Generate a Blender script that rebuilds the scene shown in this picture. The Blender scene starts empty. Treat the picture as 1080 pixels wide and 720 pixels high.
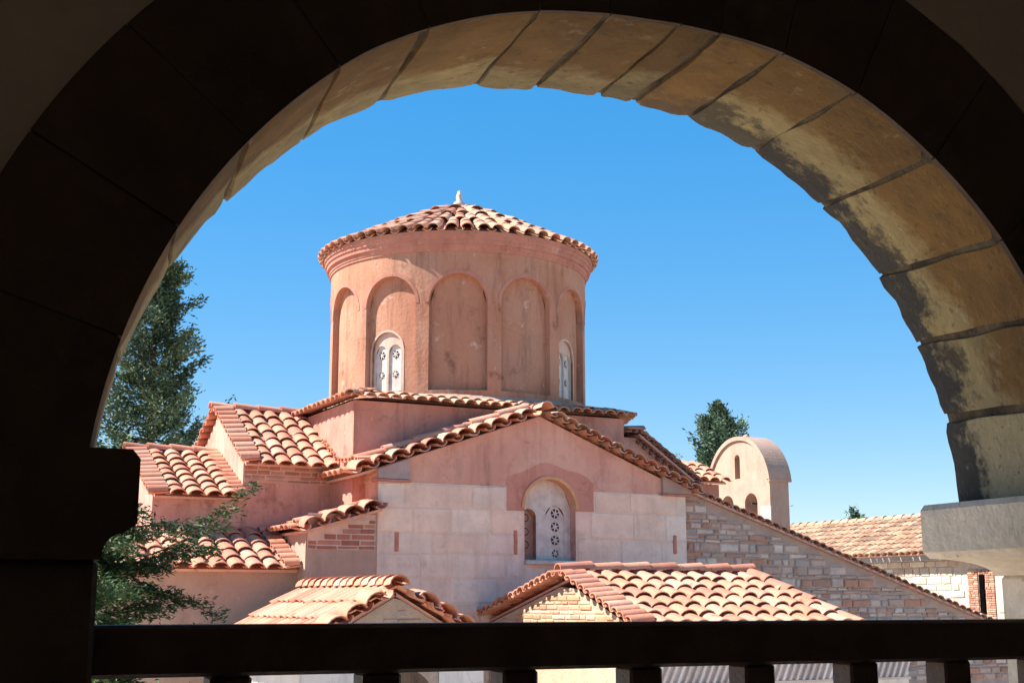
import bpy, math, random
import numpy as np
from mathutils import Vector, Matrix
R = math.radians
random.seed(7); rng = np.random.default_rng(11)
sc = bpy.context.scene
EZ = 4.6                                   # height of the viewer's eye above the courtyard

# ------------------------------------------------------------------ camera, sky, sun, exposure
cam = bpy.data.objects.new('camera', bpy.data.cameras.new('camera'))
sc.collection.objects.link(cam); sc.camera = cam
cam.location = (0, 0, EZ)
cam.rotation_euler = (R(90 + 11.07), 0, R(-27))
cam.data.lens = 46.67; cam.data.sensor_width = 36; cam.data.clip_start = 0.05; cam.data.clip_end = 6000

SUN_AZ, SUN_EL = R(154.4), R(46)           # angle from +X, counter-clockwise
w = bpy.data.worlds.new('World'); sc.world = w; w.use_nodes = True
nt = w.node_tree; bg = nt.nodes['Background']
sky = nt.nodes.new('ShaderNodeTexSky'); sky.sky_type = 'NISHITA'; sky.sun_disc = False
sky.sun_elevation = SUN_EL; sky.sun_rotation = R(90) - SUN_AZ
sky.altitude = 60; sky.air_density = 1.0; sky.dust_density = 0.0; sky.ozone_density = 6.0
gm = nt.nodes.new('ShaderNodeGamma'); gm.inputs[1].default_value = 0.4
hv = nt.nodes.new('ShaderNodeHueSaturation'); hv.inputs['Saturation'].default_value = 2.24; hv.inputs['Hue'].default_value = .505
nt.links.new(sky.outputs[0], gm.inputs[0]); nt.links.new(gm.outputs[0], hv.inputs['Color']); nt.links.new(hv.outputs[0], bg.inputs[0]); bg.inputs[1].default_value = 0.15
sl = bpy.data.lights.new('sun', 'SUN'); sl.energy = 3.6; sl.angle = R(0.5); sl.color = (1, .955, .89)
so = bpy.data.objects.new('sun', sl); sc.collection.objects.link(so)
sv = Vector((math.cos(SUN_AZ)*math.cos(SUN_EL), math.sin(SUN_AZ)*math.cos(SUN_EL), math.sin(SUN_EL)))
so.rotation_euler = sv.to_track_quat('Z', 'Y').to_euler(); so.location = (0, 0, 40)
sc.view_settings.view_transform = 'Standard'; sc.view_settings.look = 'None'
sc.view_settings.exposure = 1.72; sc.view_settings.gamma = 1.0; sc.view_settings.use_curve_mapping = False
sc.cycles.max_bounces = 8; sc.cycles.diffuse_bounces = 5

# ------------------------------------------------------------------ materials
def mat(name, c1, c2=None, scale=3.0, rough=.9, bump=.0, bscale=30., c3=None, s3=.8, lo=.4, hi=.6, t3=(.58, .72), attr=False, fine=.1, streak=0., crack=0., sdark=(.45, .40, .38)):
    """two colours mixed by noise, a third in blotches; attr multiplies in each piece's own tint"""
    m = bpy.data.materials.new(name); m.use_nodes = True
    n = m.node_tree.nodes; l = m.node_tree.links; b = n['Principled BSDF']
    b.inputs['Roughness'].default_value = rough
    b.inputs['Specular IOR Level'].default_value = .25
    tc = n.new('ShaderNodeTexCoord')
    def noise(s, d=6, r=.6):
        t = n.new('ShaderNodeTexNoise'); t.inputs['Scale'].default_value = s; t.inputs['Detail'].default_value = d
        t.inputs['Roughness'].default_value = r; l.new(tc.outputs['Object'], t.inputs['Vector']); return t
    def ramp(src, a, z):
        q = n.new('ShaderNodeMapRange'); q.inputs[1].default_value = a; q.inputs[2].default_value = z
        l.new(src, q.inputs[0]); return q.outputs[0]
    def mix(f, a, z, mode='MIX'):
        x = n.new('ShaderNodeMix'); x.data_type = 'RGBA'; x.blend_type = mode
        for i, v in ((0, f), (6, a), (7, z)):
            if isinstance(v, (int, float)): x.inputs[i].default_value = v
            elif isinstance(v, tuple): x.inputs[i].default_value = (*v, 1)
            else: l.new(v, x.inputs[i])
        return x.outputs[2]
    col = mix(ramp(noise(scale).outputs[0], lo, hi), c1, c2 or c1)
    if c3: col = mix(ramp(noise(s3, 8, .65).outputs[0], *t3), col, c3)
    if streak or crack:
        def mul(a, k):
            q = n.new('ShaderNodeMath'); q.operation = 'MULTIPLY'; l.new(a, q.inputs[0])
            if isinstance(k, (int, float)): q.inputs[1].default_value = k
            else: l.new(k, q.inputs[1])
            return q.outputs[0]
        if streak:
            mp = n.new('ShaderNodeMapping'); mp.inputs['Scale'].default_value = (3.2, 3.2, .45); l.new(tc.outputs['Object'], mp.inputs[0])
            t = n.new('ShaderNodeTexNoise'); t.inputs['Scale'].default_value = 1.6; t.inputs['Detail'].default_value = 8; t.inputs['Roughness'].default_value = .7; l.new(mp.outputs[0], t.inputs['Vector'])
            col = mix(mul(ramp(t.outputs[0], .50, .78), streak), col, mix(1.0, col, sdark, 'MULTIPLY'))
            col = mix(mul(ramp(noise(5.5, 9, .72).outputs[0], .60, .68), streak*.55), col, (.66, .50, .42))
            col = mix(mul(ramp(noise(2.3, 10, .75).outputs[0], .57, .66), streak*.7), col, mix(1.0, col, sdark, 'MULTIPLY'))
        if crack:
            v = n.new('ShaderNodeTexVoronoi'); v.feature = 'DISTANCE_TO_EDGE'; v.inputs['Scale'].default_value = 1.1
            wp_ = n.new('ShaderNodeMix'); wp_.data_type = 'VECTOR'; wp_.inputs[0].default_value = .16
            l.new(tc.outputs['Object'], wp_.inputs[4]); l.new(noise(4, 5).outputs[1], wp_.inputs[5]); l.new(wp_.outputs[1], v.inputs['Vector'])
            col = mix(mul(mul(ramp(v.outputs['Distance'], .009, .002), ramp(noise(.9).outputs[0], .48, .60)), crack), col, (.16, .09, .07))
    if attr:
        a = n.new('ShaderNodeAttribute'); a.attribute_name = 'Col'
        col = mix(1.0, col, a.outputs['Color'], 'MULTIPLY')
    f = n.new('ShaderNodeMapRange'); l.new(noise(bscale, 4).outputs[0], f.inputs[0])
    f.inputs[3].default_value = 1 - fine; f.inputs[4].default_value = 1 + fine
    hs = n.new('ShaderNodeHueSaturation'); l.new(col, hs.inputs['Color']); l.new(f.outputs[0], hs.inputs['Value'])
    l.new(hs.outputs[0], b.inputs['Base Color'])
    if bump:
        bp = n.new('ShaderNodeBump'); bp.inputs['Strength'].default_value = bump; bp.inputs['Distance'].default_value = .02
        l.new(noise(bscale*.7, 6, .65).outputs[0], bp.inputs['Height']); l.new(bp.outputs[0], b.inputs['Normal'])
    return m

M = {}
M['plaster'] = mat('plaster_pink', (.56, .28, .21), (.64, .36, .27), 1.3, c3=(.60, .43, .36), s3=.9, bump=.35, bscale=22, fine=.08, streak=0.8, crack=.22)
M['plaster_red'] = mat('plaster_red', (.50, .215, .155), (.56, .27, .20), 1.5, c3=(.60, .38, .32), s3=.8, bump=.35, bscale=22, fine=.08, streak=0.75, crack=.22)
M['drum'] = mat('plaster_drum', (.43, .195, .118), (.47, .235, .148), 1.4, c3=(.36, .20, .145), s3=.7, bump=.45, bscale=24, fine=.10, t3=(.5, .75), streak=1.0, crack=.22)
M['cornice'] = mat('plaster_cornice', (.47, .215, .155), (.41, .175, .13), 3, bump=.3, fine=.08, streak=0.6, crack=.22)
M['plaster_light'] = mat('plaster_pale', (.47, .315, .235), (.42, .27, .20), 1.8, c3=(.38, .235, .18), s3=1.1, bump=.3, fine=.06, streak=0.4, crack=.22)
M['white'] = mat('white_plaster', (.74, .62, .54), (.66, .53, .45), 4, bump=.15, fine=.04, streak=0.45, crack=.22)
M['white_wall'] = mat('limewashed_wall', (.62, .59, .56), (.70, .66, .62), 2, bump=.2, fine=.04, streak=0.75, crack=.22)
M['stone'] = mat('ashlar', (1., .98, .96), (.88, .85, .84), 2.4, c3=(.76, .71, .70), s3=4.0, streak=.6, sdark=(.66, .60, .58), attr=True, bump=.5, bscale=26, fine=.08)
M['brick'] = mat('brickwork', (1., .95, .92), (.82, .8, .8), 6, attr=True, bump=.6, bscale=30, fine=.12)
M['mortar'] = mat('mortar', (.50, .39, .33), (.42, .32, .27), 5, bump=.6, bscale=40, fine=.1)
M['mortar_pale'] = mat('mortar_pale', (.60, .50, .46), (.52, .42, .38), 5, bump=.5, bscale=40, fine=.08)
M['tile'] = mat('clay_tile', (1., 1., 1.), (.90, .86, .84), 5, c3=(.54, .51, .49), s3=6.0, t3=(.60, .68), attr=True, bump=.25, bscale=60, rough=.8, fine=.10)
M['pan'] = mat('clay_bed', (.40, .20, .13), (.32, .15, .10), 5, bump=.3)
M['dark'] = mat('dark_hollow', (.03, .022, .02), (.05, .04, .035), 6)
M['brown_slab'] = mat('brown_slab', (.42, .26, .20), (.35, .20, .15), 6, bump=.2)
M['ochre'] = mat('ochre_plaster', (.62, .36, .18), (.54, .27, .15), 5, bump=.2)
M['wood'] = mat('dark_wood', (.075, .045, .034), (.11, .066, .046), 8, rough=.55, bump=.3, bscale=60)
M['leaf'] = mat('conifer_needles', (1, 1, 1), (.7, .78, .65), 1.2, attr=True, rough=.6, fine=.15)
M['bark'] = mat('bark', (.12, .085, .06), (.08, .055, .04), 6, bump=.8)
M['ground'] = mat('courtyard_ground', (.58, .49, .38), (.50, .41, .32), .5, c3=(.30, .28, .18), s3=.15, bump=.5, fine=.12)
M['gal_plaster'] = mat('gallery_plaster', (.50, .44, .37), (.58, .51, .43), 1.5, bump=.2)
M['gal_dark'] = mat('gallery_dark_stone', (.115, .078, .058), (.085, .058, .044), 4, c3=(.15, .11, .082), s3=3, bump=.6, bscale=18)  # dark brown stone: inner face of the ring, left pier and left impost
M['gal_ext'] = mat('gallery_outer_wall', (.5, .38, .3), (.42, .3, .24), 2, bump=.5)
M['gal_floor'] = mat('gallery_floor_boards', (.35, .24, .16), (.28, .19, .12), 6)
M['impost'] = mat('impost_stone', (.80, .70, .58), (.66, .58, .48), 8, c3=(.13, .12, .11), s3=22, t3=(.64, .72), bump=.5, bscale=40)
M['bronze'] = mat('bell_bronze', (.08, .07, .045), (.05, .05, .04), 10, rough=.5)
M['wall_grey'] = mat('eave_render', (.38, .34, .32), (.32, .29, .27), 3)

M['screen'] = mat('pierced_screen', (.66, .60, .54), (.55, .49, .44), 7, bump=.3, fine=.06, streak=.5)
M['surround'] = mat('window_plaster', (.58, .42, .33), (.52, .34, .26), 5, bump=.3, fine=.06, streak=.5)
def voussoir_material():
    m = bpy.data.materials.new('voussoir_stone'); m.use_nodes = True
    n = m.node_tree.nodes; l = m.node_tree.links; b = n['Principled BSDF']; b.inputs['Roughness'].default_value = .9
    tc = n.new('ShaderNodeTexCoord'); sp = n.new('ShaderNodeSeparateXYZ'); l.new(tc.outputs['Object'], sp.inputs[0])
    def noise(s, d=6, r=.6):
        t = n.new('ShaderNodeTexNoise'); t.inputs['Scale'].default_value = s; t.inputs['Detail'].default_value = d
        t.inputs['Roughness'].default_value = r; l.new(tc.outputs['Object'], t.inputs['Vector']); return t.outputs[0]
    def mth(op, a, z=None, c=None):
        q = n.new('ShaderNodeMath'); q.operation = op
        for i, v in enumerate((a, z, c)):
            if v is None: continue
            if isinstance(v, (int, float)): q.inputs[i].default_value = v
            else: l.new(v, q.inputs[i])
        return q.outputs[0]
    def rng_(s, a, z):
        q = n.new('ShaderNodeMapRange'); q.inputs[1].default_value = a; q.inputs[2].default_value = z; l.new(s, q.inputs[0]); return q.outputs[0]
    def mix(f, a, z, mode='MIX'):
        x = n.new('ShaderNodeMix'); x.data_type = 'RGBA'; x.blend_type = mode
        for i, v in ((0, f), (6, a), (7, z)):
            if isinstance(v, (int, float)): x.inputs[i].default_value = v
            elif isinstance(v, tuple): x.inputs[i].default_value = (*v, 1)
            else: l.new(v, x.inputs[i])
        return x.outputs[2]
    at = n.new('ShaderNodeAttribute'); at.attribute_name = 'Col'
    sepc = n.new('ShaderNodeSeparateColor'); l.new(at.outputs['Color'], sepc.inputs[0])
    # R: how far the brown wash reaches, G: value, B: lichen
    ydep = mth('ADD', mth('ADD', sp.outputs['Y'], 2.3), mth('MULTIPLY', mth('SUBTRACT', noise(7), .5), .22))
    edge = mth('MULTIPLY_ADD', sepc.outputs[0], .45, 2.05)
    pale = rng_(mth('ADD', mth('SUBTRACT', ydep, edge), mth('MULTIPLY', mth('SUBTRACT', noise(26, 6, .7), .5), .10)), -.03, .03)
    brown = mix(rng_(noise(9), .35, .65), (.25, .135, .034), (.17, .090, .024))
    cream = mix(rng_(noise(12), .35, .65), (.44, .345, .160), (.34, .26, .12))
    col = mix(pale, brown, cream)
    low = rng_(sp.outputs['Z'], 5.15, 4.55)
    col = mix(mth('MULTIPLY', low, pale), col, (.36, .34, .28))
    lich = mth('MULTIPLY', rng_(mth('ADD', mth('ADD', sp.outputs['Y'], 2.3), mth('MULTIPLY', mth('SUBTRACT', noise(11, 8, .7), .5), .42)), 2.36, 2.42), sepc.outputs[2])
    col = mix(lich, col, (.045, .04, .035))
    blot = mth('MULTIPLY', rng_(noise(5.5, 10, .72), .56, .66), .55)
    col = mix(blot, col, (.15, .10, .045))
    gr = mth('MULTIPLY', rng_(noise(16, 8, .7), .60, .70), .6)
    col = mix(gr, col, (.42, .34, .22))
    pits = rng_(noise(38, 3, .5), .64, .69)
    col = mix(mth('MULTIPLY', pits, .6), col, (.10, .06, .035))
    g = n.new('ShaderNodeHueSaturation'); l.new(col, g.inputs['Color']); l.new(sepc.outputs[1], g.inputs['Value'])
    l.new(g.outputs[0], b.inputs['Base Color'])
    bp = n.new('ShaderNodeBump'); bp.inputs['Strength'].default_value = 1.0; bp.inputs['Distance'].default_value = .016
    l.new(noise(30, 8, .7), bp.inputs['Height']); l.new(bp.outputs[0], b.inputs['Normal'])
    return m
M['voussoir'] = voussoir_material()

# ------------------------------------------------------------------ mesh helpers
class MB:
    def __init__(s): s.v = []; s.f = []; s.c = []; s.sm = []
    def add(s, pts, faces, col=(1, 1, 1), smooth=False):
        o = len(s.v); s.v += [tuple(p) for p in pts]; s.c += [col]*len(pts)
        for f in faces: s.f.append([i+o for i in f]); s.sm.append(smooth)
    def quad(s, a, b, c, d, col=(1, 1, 1)): s.add([a, b, c, d], [(0, 1, 2, 3)], col)
    def box(s, x0, x1, y0, y1, z0, z1, col=(1, 1, 1), bev=0.):
        b = bev
        if b <= 0:
            p = [(x, y, z) for z in (z0, z1) for y in (y0, y1) for x in (x0, x1)]
            s.add(p, [(0, 2, 3, 1), (4, 5, 7, 6), (0, 1, 5, 4), (2, 6, 7, 3), (0, 4, 6, 2), (1, 3, 7, 5)], col); return
        X = (x0, x0+b, x1-b, x1); Y = (y0, y0+b, y1-b, y1); Z = (z0, z0+b, z1-b, z1)
        P = {}
        pts = []
        def g(i, j, k):
            key = (i, j, k)
            if key not in P: P[key] = len(pts); pts.append((X[i], Y[j], Z[k]))
            return P[key]
        F = []
        for a, q in ((0, 0), (3, 1)):
            F.append([g(a, 1, 1), g(a, 2, 1), g(a, 2, 2), g(a, 1, 2)]); F.append([g(1, a, 1), g(2, a, 1), g(2, a, 2), g(1, a, 2)]); F.append([g(1, 1, a), g(2, 1, a), g(2, 2, a), g(1, 2, a)])
        i_ = {0: 1, 3: 2}
        for a in (0, 3):
            for c in (0, 3):
                F.append([g(a, i_[c], 1), g(a, i_[c], 2), g(i_[a], c, 2), g(i_[a], c, 1)])
                F.append([g(a, 1, i_[c]), g(a, 2, i_[c]), g(i_[a], 2, c), g(i_[a], 1, c)])
                F.append([g(1, a, i_[c]), g(2, a, i_[c]), g(2, i_[a], c), g(1, i_[a], c)])
                for e in (0, 3):
                    F.append([g(a, i_[c], i_[e]), g(i_[a], c, i_[e]), g(i_[a], i_[c], e)])
        s.add(pts, F, col)
    def prism(s, poly, ax, a0, a1, col=(1, 1, 1)):
        """poly: 2-D points; ax: 'x' -> poly is (y,z), 'y' -> (x,z), 'z' -> (x,y)"""
        def P(p, a): return {'x': (a, p[0], p[1]), 'y': (p[0], a, p[1]), 'z': (p[0], p[1], a)}[ax]
        n = len(poly); pts = [P(p, a0) for p in poly]+[P(p, a1) for p in poly]
        s.add(pts, [list(range(n)), list(range(2*n-1, n-1, -1))]+[(i, (i+1) % n, n+(i+1) % n, n+i) for i in range(n)], col)
    def lathe(s, c, prof, n=96, a0=0, a1=2*math.pi, smooth=True, col=(1, 1, 1)):
        m = len(prof); pts = []
        full = abs(a1-a0-2*math.pi) < 1e-6
        k = n if full else n+1
        for i in range(k):
            a = a0+(a1-a0)*i/n
            for r, z in prof: pts.append((c[0]+r*math.cos(a), c[1]+r*math.sin(a), z))
        F = []
        for i in range(n):
            j = (i+1) % k
            for q in range(m-1): F.append((i*m+q, j*m+q, j*m+q+1, i*m+q+1))
        s.add(pts, F, col, smooth)
    def build(s, name, m, parent=None):
        me = bpy.data.meshes.new(name)
        v = np.array(s.v, float); v[:, 2] += EZ
        if parent is not None: v -= np.array(parent['_o'])
        me.from_pydata(v.tolist(), [], s.f)
        a = me.color_attributes.new('Col', 'FLOAT_COLOR', 'POINT')
        c = np.ones((len(s.v), 4), np.float32); c[:, :3] = np.array(s.c); a.data.foreach_set('color', c.ravel())
        me.polygons.foreach_set('use_smooth', s.sm)
        me.materials.append(m); me.update()
        o = bpy.data.objects.new(name, me); sc.collection.objects.link(o)
        if parent is not None and parent.get('_e') is not None: o.parent = parent['_e']
        return o

def thing(name, label, cat, loc, rotz=0, group=None):
    e = bpy.data.objects.new(name, None); sc.collection.objects.link(e)
    e.location = loc; e.rotation_euler = (0, 0, rotz); e.empty_display_size = .3
    e['label'] = label; e['category'] = cat
    if group: e['group'] = group
    return {'_e': e, '_o': tuple(loc)}
def under(part, par):                       # a sub-part: hang it on the part
    part.parent = par; return part
def sub(par_obj, par):                      # origin holder so that sub-part meshes hang on a part mesh
    return {'_e': par_obj, '_o': par['_o']}
def structure(o): o['kind'] = 'structure'; return o

# ---- walls with arched openings, on any surface mapped by Mp(u, z, depth)
def arch_top(h, u):
    uc, hw, zb, zs = h[:4]
    if len(h) > 4 and h[4] == 'rect': return zs
    d = max(0., hw*hw-(u-uc)**2); k = h[5] if len(h) > 5 else 1.
    return zs+math.sqrt(d)*k
def samples(u0, u1, holes, step):
    us = set(np.round(np.linspace(u0, u1, max(2, int(abs(u1-u0)/step)+1)), 5).tolist())
    for h in holes:
        for t in np.linspace(0, math.pi, 17):
            u = h[0]+h[1]*math.cos(t)
            if u0-1e-6 <= u <= u1+1e-6: us.add(round(u, 5))
    return sorted(us)
def wall(mb, u0, u1, zb, zt, holes, Mp, step=.3, d=0., col=(1, 1, 1)):
    fb = zb if callable(zb) else (lambda u: zb); ft = zt if callable(zt) else (lambda u: zt)
    us = samples(u0, u1, holes, step)
    for a, b in zip(us, us[1:]):
        if b-a < 1e-5: continue
        mid = (a+b)/2
        hs = sorted([h for h in holes if abs(mid-h[0]) < h[1]], key=lambda h: h[2])
        la, lb = fb(a), fb(b)
        for h in hs:
            za = max(h[2], 0*h[2]+h[2])
            if za > la+1e-5 or za > lb+1e-5: mb.quad(Mp(a, la, d), Mp(b, lb, d), Mp(b, za, d), Mp(a, za, d), col)
            la, lb = max(h[2], arch_top(h, a)), max(h[2], arch_top(h, b))
        mb.quad(Mp(a, la, d), Mp(b, lb, d), Mp(b, ft(b), d), Mp(a, ft(a), d), col)
def outline(h, n=20):
    uc, hw, zb, zs = h[:4]
    pts = [(uc-hw, zb), ]
    if len(h) > 4 and h[4] == 'rect': pts += [(uc-hw, zs), (uc+hw, zs)]
    else:
        for i in range(n+1):
            u = uc-hw*math.cos(math.pi*i/n); pts.append((u, arch_top(h, u)))
    pts.append((uc+hw, zb)); return pts
def reveal(mb, h, d0, d1, Mp, col=(1, 1, 1)):
    p = outline(h); n = len(p)
    for i in range(n):
        a, b = p[i], p[(i+1) % n]
        mb.quad(Mp(*a, d0), Mp(*b, d0), Mp(*b, d1), Mp(*a, d1), col)
def fill(mb, h, d, Mp, holes=(), step=.12, col=(1, 1, 1)):
    wall(mb, h[0]-h[1], h[0]+h[1], h[2], lambda u: arch_top(h, u), list(holes), Mp, step, d, col)

# ---- curved clay tiles
def vec(p): return Vector(p)
TILE = [(.63, .275, .170), (.65, .305, .195), (.61, .25, .150), (.67, .335, .22), (.64, .29, .178), (.57, .23, .140), (.67, .355, .24), (.63, .28, .172), (.60, .275, .185), (.50, .21, .135)]
OLD = [(.57, .315, .205), (.52, .275, .18), (.61, .37, .25), (.47, .245, .16), (.55, .30, .195), (.44, .265, .185)]
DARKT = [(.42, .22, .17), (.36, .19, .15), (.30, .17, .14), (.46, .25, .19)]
def pick(pal):
    c = random.choice(pal); k = random.uniform(.93, 1.05); return tuple(min(.85, x*k) for x in c)
def one_tile(mb, P, e, s, n, L, w0, w1, col, up=True, th=.014, seg=7, lift=.0, h=.37):
    """P: middle of the upper end; s: down the tile; w0/w1: width at upper/lower end"""
    rows = []
    for t, ww, q in ((0, w0, 0), (1, w1, lift)):
        for k, off in ((0, 0.), (1, -th)):
            r = []
            for i in range(seg+1):
                a = math.pi*i/seg
                x = -math.cos(a)*(ww/2+off); y = math.sin(a)*(ww*h+off)
                if not up: y = -y
                r.append(P+s*(L*t)+e*x+n*(y+q))
            rows.append(r)
    o0, i0, o1, i1 = rows; m = seg+1
    mb.add(o0+o1, [(i, i+1, m+i+1, m+i) for i in range(seg)], col, True)
    mb.add(i0+i1, [(i, i+1, m+i+1, m+i) for i in range(seg)], col, True)
    mb.add(o1+i1, [(i, i+1, m+i+1, m+i) for i in range(seg)], tuple(x*.95 for x in col))
    mb.add(o0+i0, [(i, i+1, m+i+1, m+i) for i in range(seg)], col)
def tiles(mb, O, e, s, W, L, pal=TILE, sp=.235, ex=.33, keep=None, pan=True, jit=.006, lift0=.02, cw=None, skew=None):
    """a roof plane: O top corner, e along the ridge, s down the slope; skew shifts columns for hips"""
    O, e, s = vec(O), vec(e).normalized(), vec(s).normalized(); n = e.cross(s)
    if n.z < 0: n = -n
    nc = max(1, round(W/sp)); sp = W/nc; nr = max(1, round(L/ex)); ex = L/nr
    cw = cw or sp*.93
    for c in range(nc):
        du = random.uniform(-jit, jit)*1.5
        for r in range(nr):
            u = (c+.5)*sp; v = r*ex
            if keep and not keep(u, v+ex*.7): continue
            odd = random.random() < .05; rot = random.gauss(0, .07 if odd else .022); ss = (s+e*rot).normalized(); ee = (e-s*rot).normalized()
            P = O+e*(u+du+random.uniform(-jit, jit)*.7)+s*(v-.02+random.uniform(-jit, jit)+(random.uniform(-.02, .05) if odd else 0))+n*(lift0+random.uniform(0, .011))
            one_tile(mb, P, ee, ss, n, ex+.075, cw*.84, cw*1.03, pick(pal), lift=.026)
    if pan:
        for c in range(nc+1):
            for r in range(nr):
                u = c*sp; v = r*ex
                if keep and not keep(u, v+ex*.7): continue
                P = O+e*u+s*(v-.02)+n*(.050+random.uniform(0, .006))
                one_tile(mb, P, e, s, n, ex+.05, sp*.60, sp*.52, pick(pal), up=False, lift=.018, seg=5, h=.22)
def slab(mb, O, e, s, W, L, th=.05, col=(1, 1, 1)):
    th = .035; L -= .09; col = (.62, .36, .27)
    O, e, s = vec(O), vec(e).normalized(), vec(s).normalized(); n = e.cross(s)
    if n.z < 0: n = -n
    a, b, c, d = O, O+e*W, O+e*W+s*L, O+s*L
    p = [a, b, c, d, a-n*th, b-n*th, c-n*th, d-n*th]
    mb.add(p, [(0, 1, 2, 3), (7, 6, 5, 4), (0, 4, 5, 1), (1, 5, 6, 2), (2, 6, 7, 3), (3, 7, 4, 0)], col)
def verge(mb, P0, P1, out, ov=.16, pal=TILE, sp=.25, inn=.22, lift=.05):
    """a rake of tiles laid crosswise so that their open ends scallop the gable edge"""
    P0, P1, out = vec(P0), vec(P1), vec(out).normalized(); e = (P1-P0); W = e.length; e.normalize()
    n = e.cross(out)
    if n.z < 0: n = -n
    tilt = (out*1.0-Vector((0, 0, 1))*.10).normalized()
    nc = max(1, round(W/sp)); s_ = W/nc
    for c in range(nc):
        P = P0+e*((c+.5)*s_+random.uniform(-.006, .006))-out*inn+n*(lift+random.uniform(0, .008))
        one_tile(mb, P, e, (tilt+e*random.uniform(-.03, .03)).normalized(), n, inn+ov+random.uniform(-.012, .012), s_*.96, s_*1.06, pick(pal), h=.36)
    for c in range(nc+1):
        P = P0+e*(c*s_)-out*inn+n*(lift+.01)
        one_tile(mb, P, e, tilt, n, inn+ov*.9, s_*.6, s_*.66, pick(pal), up=False, seg=5, h=.35)
def ridge(mb, P0, P1, w=.20, pal=TILE, ex=.36, lift=.03):
    P0, P1 = vec(P0), vec(P1); s = P1-P0; L = s.length; s.normalize()
    e = s.cross(Vector((0, 0, 1))).normalized(); n = e.cross(s)
    if n.z < 0: n = -n
    nr = max(1, round(L/ex)); ex = L/nr
    for r in range(nr):
        one_tile(mb, P0+s*(r*ex-.02)+n*(lift+random.uniform(0, .008)), e, (s+e*random.uniform(-.02, .02)).normalized(), n, ex+.06, w*.9, w*1.05, pick(pal), lift=.02, h=.45)

# ---- coursed masonry: every block its own shape and tint, inside one wall mesh
ASH = [(.85, .66, .53), (.83, .63, .50), (.85, .68, .56), (.82, .60, .47), (.80, .64, .52), (.85, .64, .50)]
RUB = [(.56, .40, .32), (.50, .35, .28), (.62, .48, .40), (.46, .26, .19), (.54, .28, .19), (.58, .43, .36), (.70, .57, .48), (.44, .36, .31)]
BRK = [(.50, .24, .16), (.56, .29, .20), (.44, .20, .14), (.60, .35, .25), (.48, .25, .18)]
LITS = [(.72, .64, .52), (.66, .57, .46), (.60, .50, .40), (.75, .68, .58), (.55, .42, .33)]
def masonry(mb, u0, u1, z0, z1, Mp, rows, widths, pal, pr=.012, gap=.007, keep=None, jz=.0, chamfer=.008):
    z = z1
    while z > z0+.02:
        h = random.uniform(*rows)
        if z-h < z0+.03: h = z-z0
        u = u0-random.uniform(0, widths[0]*.5)
        while u < u1-.02:
            b = random.uniform(*widths)
            if u+b > u1-widths[0]*.3: b = u1-u
            a0, a1 = max(u, u0)+gap*random.uniform(.4, 1.4), u+b-gap*random.uniform(.4, 1.4)
            c0, c1 = z-h+gap*random.uniform(.4, 1.4), z-gap*random.uniform(.4, 1.4)
            u += b
            if a1-a0 < .015: continue
            if keep and not keep(a0, a1, c0, c1): continue
            j = lambda: random.uniform(-jz, jz)
            q = [(a0+j(), c0+j()), (a1+j(), c0+j()), (a1+j(), c1+j()), (a0+j(), c1+j())]
            p_ = pr*random.uniform(.5, 1.3); k = min(chamfer, (a1-a0)*.25, (c1-c0)*.25)
            sg = [(1, 1), (-1, 1), (-1, -1), (1, -1)]
            F = [Mp(x+k*sx, y+k*sy, -p_) for (x, y), (sx, sy) in zip(q, sg)]
            Mi = [Mp(x, y, -p_+k*.7) for x, y in q]; B = [Mp(x, y, .01) for x, y in q]
            pts = F+Mi+B
            mb.add(pts, [(0, 1, 2, 3)]+[(4+i, 4+(i+1) % 4, (i+1) % 4, i) for i in range(4)]+[(8+i, 8+(i+1) % 4, 4+(i+1) % 4, 4+i) for i in range(4)], pick(pal))
        z -= h
def planeY(Y): return lambda u, z, d=0.: (u, Y+d, z)
def planeX(X): return lambda u, z, d=0.: (X+d, u, z)

# ------------------------------------------------------------------ the ground
g = MB(); g.quad((-2500, -2500, -EZ), (2500, -2500, -EZ), (2500, 2500, -EZ), (-2500, 2500, -EZ))
structure(g.build('ground', M['ground']))

# ------------------------------------------------------------------ the church
CH = thing('church', 'domed pink stone church with round drum and orange tiled roofs, seen through the arch', 'church', (9.17, 17.1, 0))
CX, CY, DR = 9.169, 19.998, 2.148
TC = math.atan2(-CY, -CX)
def part(name, mb, m, p=CH): return mb.build(name, m, p)

# drum with twelve blind arches; windows in the second to the left and at right
dm = MB(); BW = R(30)*DR
drum = None; wins = []
for k in range(12):
    th = TC+R(30)*k
    def Mp(u, z, d=0., th=th): a = th+u/DR; return (CX+(DR-d)*math.cos(a), CY+(DR-d)*math.sin(a), z)
    H = (0., .455, 3.14, 4.50)
    wall(dm, -BW/2, BW/2, 2.75, 5.36, [H], Mp, .07)
    reveal(dm, H, 0, .10, Mp); isw = k in (11, 2, 5, 8)
    if isw:
        Wn = (-.10, .30, 3.17, 3.80); fill(dm, H, .10, Mp, [Wn], .07); reveal(dm, Wn, .10, .15, Mp); wins.append((th, Mp))
    else: fill(dm, H, .10, Mp, [], .07)
drum = part('drum_wall', dm, M['drum'])
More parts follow.
